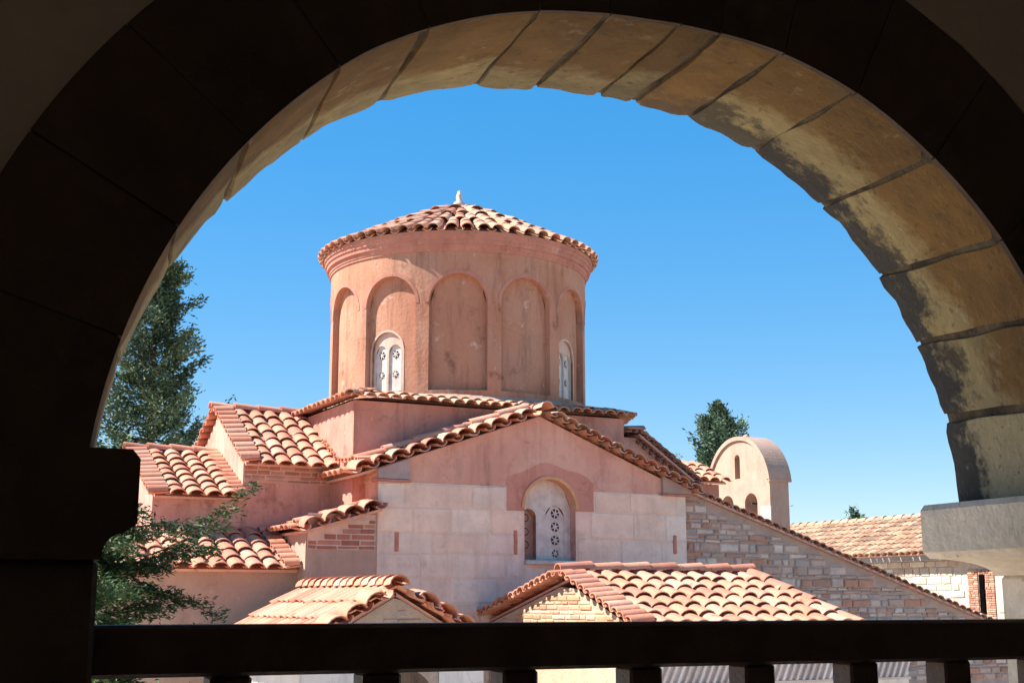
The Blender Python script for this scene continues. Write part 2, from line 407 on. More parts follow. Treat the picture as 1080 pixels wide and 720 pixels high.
# a slim raised string round each arch head
for k in range(12):
    th = TC+R(30)*k; st = MB()
    for i in range(20):
        a0, a1 = math.pi*i/20, math.pi*(i+1)/20
        def Q(rr, t, d, th=th):
            u = -rr*math.cos(t); z = 4.50+rr*math.sin(t); a = th+u/DR
            return (CX+(DR-d)*math.cos(a), CY+(DR-d)*math.sin(a), z)
        A = [Q(.458, a0, -.006), Q(.51, a0, -.006), Q(.51, a1, -.006), Q(.458, a1, -.006)]; B = [Q(.458, a0, .02), Q(.51, a0, .002), Q(.51, a1, .002), Q(.458, a1, .02)]
        st.add(A+B, [(0, 1, 2, 3), (1, 5, 6, 2), (0, 3, 7, 4)])
    st.build('arch_band', M['cornice'], sub(drum, CH))
def rosette(mw, mds, Mp, u, z, r, d):
    """round pierced hole with a little six-armed star left standing in it"""
    md = MB(); mds.append(md); n = 14; md.add([Mp(u+r*math.cos(2*math.pi*i/n), z+r*math.sin(2*math.pi*i/n), d-.004) for i in range(n)], [list(range(n))])
    for q in range(6):
        a = math.pi/3*q+.3; w_ = .16*r
        p = [(u+math.cos(a)*r*t-math.sin(a)*w_*s, z+math.sin(a)*r*t+math.cos(a)*w_*s) for t, s in ((.1, -1), (1., -.6), (1., .6), (.1, 1))]
        mw.add([Mp(x, y, d-.012) for x, y in p]+[Mp(x, y, d-.004) for x, y in p], [(0, 1, 2, 3), (0, 1, 5, 4), (3, 2, 6, 7)])
    mw.add([Mp(u+r*.3*math.cos(2*math.pi*i/8), z+r*.3*math.sin(2*math.pi*i/8), d-.014) for i in range(8)], [list(range(8))])
for th, Mp in wins:
    mw, md = MB(), []
    Wn = (-.10, .30, 3.17, 3.80)
    Ls = [(-.240, .120, 3.18, 3.78), (.040, .120, 3.18, 3.78)]
    ms_ = MB(); fill(ms_, Wn, .135, Mp, Ls, .05)
    for h in Ls:
        reveal(mw, h, .135, .165, Mp); fill(mw, h, .165, Mp, [], .05)
        rosette(mw, md, Mp, h[0], 3.75, .062, .165); rosette(mw, md, Mp, h[0], 3.44, .055, .165)
    # plaster surround raised a little on the panel
    sur = (-.10, .335, 3.145, 3.80)
    fill(ms_, sur, .094, Mp, [Wn], .06); reveal(ms_, Wn, .094, .15, Mp); reveal(ms_, sur, .094, .11, Mp)
    o = part('window', mw, M['screen']); ms_.build('surround', M['surround'], sub(o, CH)); [q.build('piercing', M['dark'], sub(o, CH)) for q in md]

c = MB()
c.lathe((CX, CY), [(DR-.02, 5.30), (DR+.02, 5.30), (DR+.022, 5.335), (DR+.035, 5.34), (DR+.04, 5.40), (DR+.075, 5.405), (DR+.08, 5.47), (DR+.10, 5.475), (DR+.105, 5.53), (DR+.125, 5.535), (DR+.125, 5.60), (DR-.05, 5.63)], 128, smooth=False)
part('drum_cornice', c, M['cornice'])
dr = MB()
zap, zev, rev = 6.66, 5.63, 2.27
dr.lathe((CX, CY), [(rev-.03, zev-.01), (1.5, zev+.36*1.02), (.0, zap-.03)], 64, col=(.5, .3, .2))
for r0, r1, ncol in ((.06, .62, 12), (.55, 1.20, 26), (1.12, 1.74, 44), (1.62, 2.29, 58)):
    nr = 2
    for kk in range(ncol):
        a = 2*math.pi*(kk+random.uniform(-.1, .1))/ncol
        e = Vector((-math.sin(a), math.cos(a), 0)); out = Vector((math.cos(a), math.sin(a), 0))
        def zz(r): return zap-(zap-zev)*(r/rev)**1.06
        for q in range(nr):
            ra = r0+(r1-r0)*q/nr; rb = r0+(r1-r0)*(q+1)/nr+.05
            P = vec((CX, CY, 0))+out*ra; P.z = zz(ra)+.0; Q_ = vec((CX, CY, 0))+out*rb; Q_.z = zz(rb)
            s = (Q_-P); L = s.length; s.normalize(); n = e.cross(s); n = n if n.z > 0 else -n
            w1 = 2*math.pi*rb/ncol*.80; w0 = min(w1*.9, 2*math.pi*max(ra, .1)/ncol*.9)
            w1 = min(w1, .26); w0 = min(w0, .22)
            one_tile(dr, P+n*.01, e, s, n, L, w0, w1, pick(OLD+TILE[3:5]), lift=.022)
            if r1 > 2: 
                e2 = Vector((-math.sin(a+math.pi/ncol), math.cos(a+math.pi/ncol), 0)); o2 = Vector((math.cos(a+math.pi/ncol), math.sin(a+math.pi/ncol), 0))
                P2 = vec((CX, CY, 0))+o2*ra; P2.z = zz(ra)+.02
                one_tile(dr, P2, e2, (o2*(rb-ra)+Vector((0, 0, zz(rb)-zz(ra)))).normalized(), n, L-.02, w0*.7, w1*.75, pick(OLD), up=False, seg=5, h=.3)
dro = part('drum_roof', dr, M['tile'])
fi = MB()
fi.lathe((CX, CY), [(.0, 6.63), (.11, 6.64), (.10, 6.72), (.05, 6.76), (.055, 6.84), (.03, 6.93), (0, 6.95)], 10, col=(.8, .78, .74))
fi.box(CX-.012, CX+.012, CY-.05, CY+.05, 6.86, 6.89)
fi.build('finial', M['white'], sub(dro, CH))

# base of the drum
BZ = 2.80
base = [(6.46, 17.6), (10.93, 17.6), (11.50, 19.0), (11.52, 22.4), (6.46, 22.4)]
b = MB(); n_ = len(base)
for i in range(n_):
    (x0, y0), (x1, y1) = base[i], base[(i+1) % n_]
    b.quad((x0, y0, 1.2), (x1, y1, 1.2), (x1, y1, BZ), (x0, y0, BZ))
b.add([(x, y, BZ) for x, y in base], [list(range(n_))])
part('drum_base_wall', b, M['plaster_red'])
bt = MB(); bc = MB()
def lean_ring(i, j, ov=.12, zE=2.80, zT=3.08):
    (x0, y0), (x1, y1) = base[i], base[j]
    e = Vector((x1-x0, y1-y0, 0)); W = e.length; e.normalize(); out = Vector((e.y, -e.x, 0))
    if out.dot(Vector(((x0+x1)/2-CX, (y0+y1)/2-CY, 0))) < 0: out = -out
    P0 = vec((x0, y0, 0))-e*ov; dep = .42
    s = (out*dep-Vector((0, 0, .13))).normalized(); Ls = math.hypot(dep, .13)
    O = P0-out*(dep-ov)+Vector((0, 0, zE+.13)); W2 = W+2*ov
    def keep(u, v): return u > max(0, (Ls-v))*.8-.05 and u < W2-max(0, (Ls-v))*.8+.05
    tiles(bt, O, e, s, W2, Ls, OLD+TILE[:4], sp=.20, ex=.28, keep=keep)
for i, j in ((0, 1), (1, 2), (4, 0), (2, 3)): lean_ring(i, j)
ridge(bt, (6.92, 18.05, 2.97), (6.36, 17.47, 2.80), .17, OLD)
# mortar skirt filling between eave tiles and drum
rg = 72
sk = []
def insq(a):
    # distance to the base outline in direction a
    dx, dy = math.cos(a), math.sin(a); best = 9
    for i in range(n_):
        (x0, y0), (x1, y1) = base[i], base[(i+1) % n_]
        ex, ey = x1-x0, y1-y0; den = dx*ey-dy*ex
        if abs(den) < 1e-9: continue
        t = ((x0-CX)*ey-(y0-CY)*ex)/den; s_ = ((x0-CX)*dy-(y0-CY)*dx)/den
        if t > 0 and -1e-6 <= s_ <= 1+1e-6: best = min(best, t)
    return best
P = []
for i in range(rg):
    a = 2*math.pi*i/rg; q = insq(a)-.02
    P += [(CX+(DR-.05)*math.cos(a), CY+(DR-.05)*math.sin(a), 3.10), (CX+max(q, DR+.02)*math.cos(a), CY+max(q, DR+.02)*math.sin(a), 2.83 if q > DR+.05 else 3.0)]
bc.add(P, [(2*i, 2*((i+1) % rg), 2*((i+1) % rg)+1, 2*i+1) for i in range(rg)], smooth=False)
part('drum_base_ledge', bc, M['plaster_light'])
part('drum_base_roof', bt, M['tile'])

# south arm: gable wall with its window
gz = lambda u: 2.67-(9.17-u)*.345 if u < 9.17 else 2.67-(u-9.17)*.395
GW = (9.335, .425, .58, 1.33)
gw = MB(); wall(gw, 6.65, 11.71, -1.2, gz, [GW], planeY(17.1), .4)
reveal(gw, GW, 0, .20, planeY(17.1))
for X in (6.65, 11.71): gw.quad((X, 17.1, -4.6), (X, 18.6, -4.6), (X, 18.6, gz(X)-.03), (X, 17.1, gz(X)))
gwo = part('gable_wall', gw, M['plaster'])
pt = MB()                                                         # redder patch of render round the arch
PH = (9.335, .425, 1.0, 1.33)
wall(pt, 8.62, 10.07, 1.27, lambda u: 1.97-.25*((u-9.33)/.72)**2+.03*math.sin(u*9), [PH], lambda u, z, d=0.: (u, 17.096+d, z), .12)
pt.build('render_patch', M['plaster_red'], sub(gwo, CH))
arb = MB()
for i in range(24):
    a0, a1 = math.pi*i/24, math.pi*(i+1)/24
    def Q(rr, t, y): return (9.335-rr*math.cos(t), y, 1.33+rr*math.sin(t))
    arb.add([Q(.424, a0, 17.075), Q(.47, a0, 17.075), Q(.47, a1, 17.075), Q(.424, a1, 17.075), Q(.424, a0, 17.2), Q(.47, a0, 17.1), Q(.47, a1, 17.1), Q(.424, a1, 17.2)], [(0, 1, 2, 3), (1, 5, 6, 2), (0, 4, 7, 3)])
arb.build('window_arch', M['ochre'], sub(gwo, CH))
ww, wd, wb = MB(), [], MB()
wp = planeY(17.1)
LL = (9.06, .125, .60, 1.20); RL = (9.50, .16, .62, 1.22)
fill(ww, GW, .16, wp, [LL, RL], .1)
reveal(ww, RL, .16, .175, wp); fill(ww, RL, .175, wp, [], .1)
for z in (1.27, 1.075, .88): rosette(ww, wd, wp, 9.51, z, .070, .175)
rosette(ww, wd, wp, 9.51, .69, .055, .175)
reveal(wb, LL, .155, .24, wp); fill(wb, LL, .24, wp, [], .1)
for z in (1.20, 1.0, .81):
    n = 12; rg_ = MB(); wd.append(rg_)
    for i in range(n):
        a0, a1 = 2*math.pi*i/n, 2*math.pi*(i+1)/n
        rg_.add([wp(9.05+r_*math.cos(a), z+r_*math.sin(a), .236) for r_, a in ((.045, a0), (.058, a0), (.058, a1), (.045, a1))], [(0, 1, 2, 3)])
ww.box(8.92, 9.75, 17.02, 17.3, .52, .58, bev=.01)
wo = part('gable_window', ww, M['screen']); wb.build('shutter_slab', M['brown_slab'], sub(wo, CH)); [q.build('piercing', M['dark'], sub(wo, CH)) for q in wd]
sm = MB(); F1 = planeY(17.1); sm_bg = [(6.65, 8.62, 1.28, 1.62), (10.07, 11.71, 1.30, 1.60), (6.65, 8.91, -1.2, 1.28), (9.76, 11.71, -1.2, 1.30), (8.91, 9.76, -1.2, .52)]
for a, b_, z0, z1 in sm_bg: sm.quad((a, 17.094, z0), (b_, 17.094, z0), (b_, 17.094, z1), (a, 17.094, z1), (.78, .60, .48))
for (a, b_, z0, z1) in ((6.65, 8.60, 1.28, 1.62), (10.08, 11.71, 1.30, 1.60), (6.65, 8.89, -1.2, 1.28), (9.78, 11.71, -1.2, 1.30), (8.89, 9.78, -1.2, .50)):
    masonry(sm, a, b_, z0, z1, F1, (.28, .42), (.40, 1.05), ASH, pr=.016, gap=.009, jz=.012, chamfer=.016)
ash = part('ashlar_facing', sm, M['stone'])
mib = mat('insert_brick', (.55, .22, .14), (.45, .17, .11), 9)
for x, z, hh in ((6.93, .80, .13), (8.76, .83, .17), (11.49, .85, .14)): sb = MB(); sb.box(x-.025, x+.03, 17.072, 17.11, z-hh, z+hh, bev=.006); sb.build('brick_insert', mib, sub(ash, CH))
kn = MB()
kn.prism([(6.64, 1.66), (7.10, 1.66), (7.10, 1.95), (6.64, 1.79)], 'y', 17.06, 17.3, (.40, .33, .33)); part('kneeler_stone', kn, M['stone'])
kn = MB(); kn.prism([(11.28, 1.62), (11.80, 1.62), (11.80, 1.68), (11.28, 1.88)], 'y', 17.05, 17.3, (.42, .30, .25))
part('kneeler_stone', kn, M['stone'])
kb = MB(); kb.box(6.60, 7.12, 17.045, 17.25, 1.615, 1.655, bev=.006); part('kneeler_brick', kb, M['cornice'])
kb = MB(); kb.box(11.26, 11.80, 17.04, 17.25, 1.58, 1.615, bev=.006)
part('kneeler_brick', kb, M['cornice'])
# side brick band of the arm
def band(name, u0, u1, z0, z1, Mp, pal=BRK, rows=(.05, .075), widths=(.14, .34), keep=None, mort='mortar', pr=.012):
    mm = MB(); wall(mm, u0, u1, z0, z1, [], Mp, 5, -.004, col=(.64, .47, .39)); masonry(mm, u0, u1, z0, z1, Mp, rows, widths, pal, keep=keep, gap=.009, pr=pr)
    return part(name, mm, M['brick'])
band('brick_band', 17.11, 18.5, 1.62, 1.93, planeX(6.645), pal=[(.52, .25, .16), (.58, .31, .21), (.46, .21, .14), (.60, .36, .26)])
# roof of the south arm
gr = MB()
Yf = 17.12
slab(gr, (9.17, Yf, 2.68), (0, 1, 0), (-1, 0, -.345), 1.9, 3.05, .06, (.5, .28, .2)); slab(gr, (9.17, Yf, 2.68), (0, 1, 0), (1, 0, -.395), 1.9, 2.85, .06, (.5, .28, .2))
tiles(gr, (9.17, 17.25, 2.70), (0, 1, 0), (-1, 0, -.345), 1.4, 3.05); tiles(gr, (9.17, 17.25, 2.70), (0, 1, 0), (1, 0, -.395), .5, 2.85)
verge(gr, (9.05, 17.0, 2.69), (6.28, 17.0, 1.74), (0, -1, 0), pal=TILE+OLD, sp=.27, inn=.34, ov=.10)
verge(gr, (9.29, 17.0, 2.69), (11.86, 17.0, 1.66), (0, -1, 0), pal=OLD+TILE[:3], sp=.22, inn=.34, ov=.10)
ridge(gr, (9.17, 17.5, 2.74), (9.17, 16.90, 2.72), .20)
# row of flat covers over the rake
ridge(gr, (9.05, 17.28, 2.79), (6.4, 17.28, 1.88), .18, ex=.5, lift=.01)
part('gable_roof', gr, M['tile'])

# west arm
wz = lambda y: 2.80-abs(20-y)*.56
wa = MB(); wa.quad((5.15, 18.5, -1), (6.65, 18.5, -1), (6.65, 18.5, 1.95), (5.15, 18.5, 1.95))
wall(wa, 18.5, 21.5, -1, wz, [], planeX(5.15), .25)
part('west_arm_wall', wa, M['plaster'])
band('west_brick_band', 5.16, 6.64, 1.66, 1.95, planeY(18.495), pal=[(.52, .25, .16), (.58, .31, .21), (.46, .21, .14), (.60, .36, .26)])
wr = MB(); sW = (0, -1, -.56); sE = (0, 1, -.56); LW = 1.70*math.hypot(1, .56)
slab(wr, (5.16, 20, 2.82), (1, 0, 0), sW, 1.6, LW, .06, (.5, .28, .2)); slab(wr, (5.16, 20, 2.82), (1, 0, 0), sE, 1.6, LW, .06, (.5, .28, .2))
tiles(wr, (5.33, 20, 2.84), (1, 0, 0), sW, 1.42, LW+.04, sp=.237, ex=.275)
tiles(wr, (5.33, 20, 2.84), (1, 0, 0), sE, 1.42, LW, sp=.237, ex=.33)
verge(wr, (5.10, 19.95, 2.86), (5.10, 18.30, 1.94), (-1, 0, 0), sp=.17, inn=.22, ov=.06)
verge(wr, (5.10, 20.05, 2.86), (5.10, 21.70, 1.94), (-1, 0, 0), sp=.17, inn=.22, ov=.06)
ridge(wr, (6.9, 20, 2.85), (5.05, 20, 2.85), .2)
verge(wr, (6.52, 18.9, 2.34), (6.52, 18.2, 1.95), (-1, 0, 0), sp=.15, inn=.2, ov=.1)
verge(wr, (6.45, 17.95, 1.93), (6.45, 17.1, 1.88), (-1, 0, 0), sp=.14, inn=.2, ov=.1)
part('west_arm_roof', wr, M['tile'])

# narthex, upper tier
na = MB(); na.quad((3.9, 18.5, -1), (5.15, 18.5, -1), (5.15, 18.5, 1.42), (3.9, 18.5, 1.42))
wall(na, 18.5, 21.5, -1, lambda y: 2.13-abs(20-y)*.447, [], planeX(3.9), .3)
part('narthex_wall', na, M['plaster'])
nr_ = MB(); sN = (0, -1, -.447); LN = 1.7*math.hypot(1, .447)
slab(nr_, (3.91, 20, 2.14), (1, 0, 0), sN, 1.23, LN, .06, (.5, .28, .2)); slab(nr_, (3.91, 20, 2.14), (1, 0, 0), (0, 1, -.447), 1.23, LN, .06, (.5, .28, .2))
tiles(nr_, (4.06, 20, 2.16), (1, 0, 0), sN, 1.0, LN, sp=.235, ex=.235); tiles(nr_, (4.06, 20, 2.16), (1, 0, 0), (0, 1, -.447), 1.0, LN)
verge(nr_, (3.86, 19.95, 2.17), (3.86, 18.3, 1.43), (-1, 0, 0), sp=.17, inn=.2, ov=.08)
verge(nr_, (5.06, 19.95, 2.17), (5.06, 18.3, 1.43), (-1, 0, 0), sp=.17, inn=.08, ov=.12)
ridge(nr_, (5.15, 20, 2.17), (3.8, 20, 2.17), .2)
part('narthex_roof', nr_, M['tile'])

# narthex, lower tier
ln = MB(); ln.quad((2.6, 17.4, -EZ), (5.64, 17.4, -EZ), (5.64, 17.4, .46), (2.6, 17.4, .46)); ln.quad((2.6, 17.4, -EZ), (2.6, 21.5, -EZ), (2.6, 21.5, .5), (2.6, 17.4, .46))
ln.quad((2.6, 18.5, .3), (5.2, 18.5, .3), (5.2, 18.5, 1.), (2.6, 18.5, 1.))
part('lower_narthex_wall', ln, M['plaster_light'])
lr = MB(); sL = (0, -1, -.42); L3 = 1.32*math.hypot(1, .42)
slab(lr, (2.5, 18.52, .93), (1, 0, 0), sL, 3.1, L3, .06, (.5, .28, .2))
tiles(lr, (2.5, 18.52, .95), (1, 0, 0), sL, 2.85, L3, sp=.237, ex=.30)
verge(lr, (5.54, 18.5, .97), (5.54, 17.2, .43), (-1, 0, 0), sp=.17, inn=.06, ov=.16)
part('lower_narthex_roof', lr, M['tile'])

# aisle lean-to between narthex and south arm
ai = MB(); ai.add([(5.64, 17.1, -1), (6.65, 17.1, -1), (6.65, 17.1, 1.20), (5.64, 17.1, .90)], [(0, 1, 2, 3)]); ai.quad((5.64, 17.1, -1), (5.64, 18.6, -1), (5.64, 18.6, .92), (5.64, 17.1, .90))
part('aisle_wall', ai, M['plaster_light'])
bp_ = band('aisle_brickwork', 5.66, 6.62, .68, 1.16, planeY(17.095), rows=(.055, .085), pal=[(.44, .18, .12), (.50, .23, .16), (.38, .15, .10)], keep=lambda a, b, c, d: d < .90+(a-5.64)*.3-.03 and not (c < .8 and a > 6.5), mort='mortar_pale')
ar = MB(); sA = (-1, 0, -.30); LA = 1.12*math.hypot(1, .3)
slab(ar, (6.66, 16.97, 1.24), (0, 1, 0), sA, 1.5, LA+.03, .06, (.5, .28, .2)); tiles(ar, (6.66, 17.25, 1.26), (0, 1, 0), sA, 1.25, LA+.03, sp=.2, ex=.33)
verge(ar, (6.66, 17.0, 1.27), (5.58, 17.0, .95), (0, -1, 0), sp=.265, inn=.3, ov=.10)
ridge(ar, (6.66, 17.27, 1.33), (5.58, 17.27, 1.01), .16, ex=.36, lift=0)
part('aisle_roof', ar, M['tile'])

# east side: darker slope behind the gable, sunny eave corner, long raking wall
ea = MB()
ea.prism([(12.1, 1.0), (14.3, 1.0), (14.3, 1.65), (13.55, 2.06), (12.45, 2.80), (12.1, 2.80)], 'y', 19.6, 21.2)
part('east_arm_wall', ea, M['plaster'])
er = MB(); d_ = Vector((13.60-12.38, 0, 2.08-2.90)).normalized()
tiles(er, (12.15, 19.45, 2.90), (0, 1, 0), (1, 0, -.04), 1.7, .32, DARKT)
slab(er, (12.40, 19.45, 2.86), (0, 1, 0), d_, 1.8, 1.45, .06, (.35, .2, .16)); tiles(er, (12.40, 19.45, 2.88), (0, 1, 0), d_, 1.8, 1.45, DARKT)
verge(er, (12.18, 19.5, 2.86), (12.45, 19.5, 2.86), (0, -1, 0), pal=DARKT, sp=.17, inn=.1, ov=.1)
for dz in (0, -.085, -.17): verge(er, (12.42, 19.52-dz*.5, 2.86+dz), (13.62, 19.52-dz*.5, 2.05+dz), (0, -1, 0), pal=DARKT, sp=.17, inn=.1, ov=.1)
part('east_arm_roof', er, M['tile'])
es = MB()
slab(es, (15.3, 23.4, 2.82), (1, 0, 0), (0, -1, -.42), 1.05, 1.2, .06, (.5, .28, .2)); tiles(es, (15.3, 23.4, 2.84), (1, 0, 0), (0, -1, -.42), 1.05, 1.2, sp=.25, ex=.33)
part('sacristy_roof', es, M['tile'])
ew = MB(); ew.box(15.35, 16.25, 22.5, 24.0, -EZ, 2.36); part('sacristy_wall', ew, M['cornice'])

rz = lambda x: 1.70-(x-11.72)*.326
rw = MB(); wall(rw, 11.72, 19.0, -EZ, rz, [], planeY(17.22), .5, col=(.46, .34, .28))
rw.quad((19, 17.22, -EZ), (19, 17.7, -EZ), (19, 17.7, rz(19)), (19, 17.22, rz(19)))
masonry(rw, 11.73, 19.0, -1.3, 1.72, planeY(17.22), (.04, .16), (.10, .40), RUB, keep=lambda a, b, c, d: d < rz(b)-.05 and random.random() < .985, gap=.013, jz=.013, pr=.024, chamfer=.018)
rwo = part('raking_wall', rw, M['brick'])
rr = MB(); rv = Vector((1, 0, -.326)).normalized()
slab(rr, (11.72, 17.14, 1.73), (0, 1, 0), rv, .6, 7.65, .04, (.5, .28, .2))
verge(rr, (11.80, 17.2, 1.71), (19.0, 17.2, rz(19)+.02), (0, -1, 0), sp=.165, inn=.2, ov=.09, pal=TILE+OLD, lift=.03)
rr.build('coping', M['tile'], sub(rwo, CH))

# ------------------------------------------------------------------ small gabled porch (left)
PA = MB(); zR = .10; k_ = .57
PO = thing('porch', 'small porch with a steep tiled gable facing the viewer, below the big gable wall', 'porch', (5.56, 15.2, 0))
za = lambda u: zR-.05-abs(u-5.56)*k_
wall(PA, 4.50, 6.62, -EZ, za, [(5.62, .45, -EZ, -1.15)], planeY(13.70), .3, col=(.42, .34, .28))
masonry(PA, 4.52, 6.6, -.62, zR, planeY(13.70), (.05, .10), (.12, .35), [(.36, .25, .2), (.42, .33, .28), (.30, .19, .15)], keep=lambda a, b, c, d: d < za(a)-.03 and d < za(b)-.03, gap=.012, jz=.004)
part('front_wall', PA, M['brick'], PO)
ps = MB(); ps.quad((4.50, 13.7, -EZ), (4.50, 17.0, -EZ), (4.50, 17.0, za(4.5)), (4.50, 13.7, za(4.5))); ps.quad((6.62, 13.7, -EZ), (6.62, 17.0, -EZ), (6.62, 17.0, za(6.62)), (6.62, 13.7, za(6.62)))
ps.quad((4.5, 13.69, -EZ), (5.16, 13.69, -EZ), (5.16, 13.69, -.64), (4.5, 13.69, -.64)); ps.quad((6.08, 13.69, -EZ), (6.62, 13.69, -EZ), (6.62, 13.69, -.64), (6.08, 13.69, -.64))
part('side_wall', ps, M['white_wall'], PO)
pr_ = MB(); LP = 1.28*math.hypot(1, k_)
for sx in (-1, 1):
    slab(pr_, (5.56, 13.72, zR+.0), (0, 1, 0), (sx, 0, -k_), 3.28, LP, .05, (.5, .28, .2))
    tiles(pr_, (5.56, 13.72, zR+.02), (0, 1, 0), (sx, 0, -k_), 3.2, LP, sp=.235, ex=.34)
    verge(pr_, (5.56+sx*.16, 13.60, zR-.04), (5.56+sx*1.28, 13.60, zR-.04-1.12*k_), (0, -1, 0), sp=.265, inn=.25, ov=.14)
ridge(pr_, (5.56, 16.9, zR+.05), (5.56, 13.62, zR+.03), .23, ex=.24)
verge(pr_, (5.56, 13.56, zR+.06), (5.60, 13.56, zR+.05), (0, -1, 0), sp=.25, inn=.2, ov=.1)
part('roof', pr_, M['tile'], PO)

# ------------------------------------------------------------------ exonarthex wing with hipped roof (right)
WG = thing('church_wing', 'low wing with a broad orange tiled roof and brick gable, beside the small porch', 'church wing', (10.2, 15.0, 0))
zB = .29; kN, kF = .352, .235
wb_ = lambda y: zB-.06-(kN*(14.8-y) if y < 14.8 else kF*(y-14.8))
bm = MB(); wall(bm, 13.32, 17.1, -EZ, wb_, [], planeX(8.34), .4, col=(.60, .44, .30))
masonry(bm, 13.34, 17.05, -.7, zB, planeX(8.34), (.045, .075), (.14, .34), [(.62, .36, .2), (.66, .42, .26), (.55, .30, .18), (.70, .50, .34), (.6, .33, .22)], keep=lambda a, b, c, d: d < wb_(a)-.02 and d < wb_(b)-.02, gap=.010)
part('gable_wall', bm, M['brick'], WG)
fw = MB(); HS = [(9.05+i*1.28, .44, -EZ, -1.72) for i in range(3)]
wall(fw, 8.34, 12.5, -EZ, -.28, HS, planeY(13.32), .4)
for h in HS: reveal(fw, h, 0, .5, planeY(13.32))
fwo = part('front_wall', fw, M['white_wall'], WG)
for h in HS:
    n = 19; ab = MB()
    for i in range(n):
        a0 = math.pi*(i+.08)/n; a1 = math.pi*(i+.92)/n
        q = [(h[0]-rr_*math.cos(t), 13.30, h[3]+rr_*math.sin(t)) for rr_, t in ((.45, a0), (.62, a0), (.62, a1), (.45, a1))]
        ab.add(q+[(x, 13.34, z) for x, y, z in q], [(0, 1, 2, 3), (0, 1, 5, 4), (2, 3, 7, 6), (1, 2, 6, 5), (0, 3, 7, 4)], pick(BRK))
    ab.build('brick_arch', M['brick'], sub(fwo, WG))
dt = MB()                                                          # band of slanting bricks under the eave
dt.box(8.34, 12.5, 13.28, 13.33, -.72, -.69, (.62, .52, .46)); dt.box(8.34, 12.5, 13.28, 13.33, -.97, -.94, (.62, .52, .46))
for i in range(40):
    x = 8.40+i*.102
    q = [(x, -.935), (x+.035, -.935), (x+.135, -.725), (x+.10, -.725)]
    dt.prism(q, 'y', 13.27, 13.325, pick([(.78, .70, .66), (.7, .6, .55)]))
dt.build('brick_frieze', M['stone'], sub(fwo, WG))
bk = MB(); bk.box(8.5, 12.4, 14.1, 16.9, -EZ, -.45); part('inner_wall', bk, M['plaster_light'], WG)
br = MB(); LB = 1.78*math.hypot(1, kN); LF = 2.4*math.hypot(1, kF)
slab(br, (8.36, 14.8, zB), (1, 0, 0), (0, -1, -kN), 2.75, LB, .05, (.5, .28, .2)); slab(br, (8.36, 14.8, zB), (1, 0, 0), (0, 1, -kF), 3.2, LF, .05, (.5, .28, .2))
br.add([(11.1, 14.8, zB-.02), (11.1, 13.05, -.36), (11.45, 13.05, -.36), (11.8, 16.6, -.20)], [(0, 1, 2), (0, 2, 3)], (.5, .28, .2))
tiles(br, (8.44, 14.8, zB+.02), (1, 0, 0), (0, -1, -kN), 3.95, LB, sp=.255, ex=.31, keep=lambda u, v: u < 2.66+max(0, v)*.20)
tiles(br, (8.44, 14.8, zB+.02), (1, 0, 0), (0, 1, -kF), 2.7, LF, sp=.245, ex=.34)
verge(br, (8.27, 14.72, zB+.03), (8.27, 13.05, zB+.03-kN*1.67), (-1, 0, 0), sp=.165, inn=.20, ov=.12)
verge(br, (8.27, 14.88, zB+.03), (8.27, 17.1, zB+.03-kF*2.22), (-1, 0, 0), sp=.165, inn=.20, ov=.12)
# hip end
hv = Vector((1.2, -1.75, -.60)); 
tiles(br, (11.12, 14.85, zB+.0), (0, 1, -.12), (1, 0, -1.1), 1.6, .7, sp=.25, ex=.33)
ridge(br, (8.2, 14.8, zB+.07), (11.15, 14.8, zB+.07), .2, ex=.40)
ridge(br, (11.08, 14.82, zB+.06), (11.46, 13.06, -.34), .22, ex=.36)
part('roof', br, M['tile'], WG)

# ------------------------------------------------------------------ bell tower
BT = thing('bell_tower', 'rounded pale pink bell gable standing behind the raking wall', 'bell tower', (19.0, 25.16, 0))
TX0, TX1, TYc, THW, TS = 18.74, 19.27, 25.16, 1.14, 2.70
ap = lambda y: TS+1.03*max(0., 1-(abs(y-TYc)/(THW+.0))**2.15)**.62
slit = (25.20, .10, 2.80, 3.26); A1 = (24.72, .235, 1.7, 2.20); A2 = (25.62, .235, 1.7, 2.20)
TH = [slit, A1, A2]
tw = MB()
for X, sgn in ((TX0, 1), (TX1, -1)):
    wall(tw, TYc-THW, TYc+THW, -EZ, ap, TH, planeX(X), .06)
for h in TH: reveal(tw, h, 0, TX1-TX0, planeX(TX0))
for Y in (TYc-THW, TYc+THW): tw.quad((TX0, Y, -EZ), (TX1, Y, -EZ), (TX1, Y, TS+.02), (TX0, Y, TS+.02))
two = part('tower_wall', tw, M['plaster_light'], BT)
cp = MB(); ys = np.linspace(-1, 1, 41); ys = np.sin(ys*math.pi/2)*(THW+.05)
prof = [(TYc+y, TS+1.08*max(0., 1-(abs(y)/(THW+.05))**2.15)**.62) for y in ys]
for (y0, z0), (y1, z1) in zip(prof, prof[1:]):
    q0, q1 = (TYc+(y0-TYc)*.94, TS-.02+(z0-TS)*.93), (TYc+(y1-TYc)*.94, TS-.02+(z1-TS)*.93)
    for (a, b_) in ((TX0-.05, TX1+.05),):
        cp.add([(a, y0, z0), (b_, y0, z0), (b_, y1, z1), (a, y1, z1)], [(0, 1, 2, 3)], smooth=False)
        for X in (a, b_): cp.quad((X, y0, z0), (X, y1, z1), (X, *q1), (X, *q0))
        cp.quad((a, *q0), (b_, *q0), (b_, *q1), (a, *q1))
cp.box(TX0-.05, TX1+.05, TYc-THW-.06, TYc-THW+.03, TS-.05, TS+.005)
part('tower_cap', cp, M['plaster_light'], BT)
fn = MB(); fn.lathe((19.0, TYc), [(0, 3.70), (.09, 3.74), (.07, 3.82), (0, 3.86)], 8); part('finial', fn, M['plaster_light'], BT)
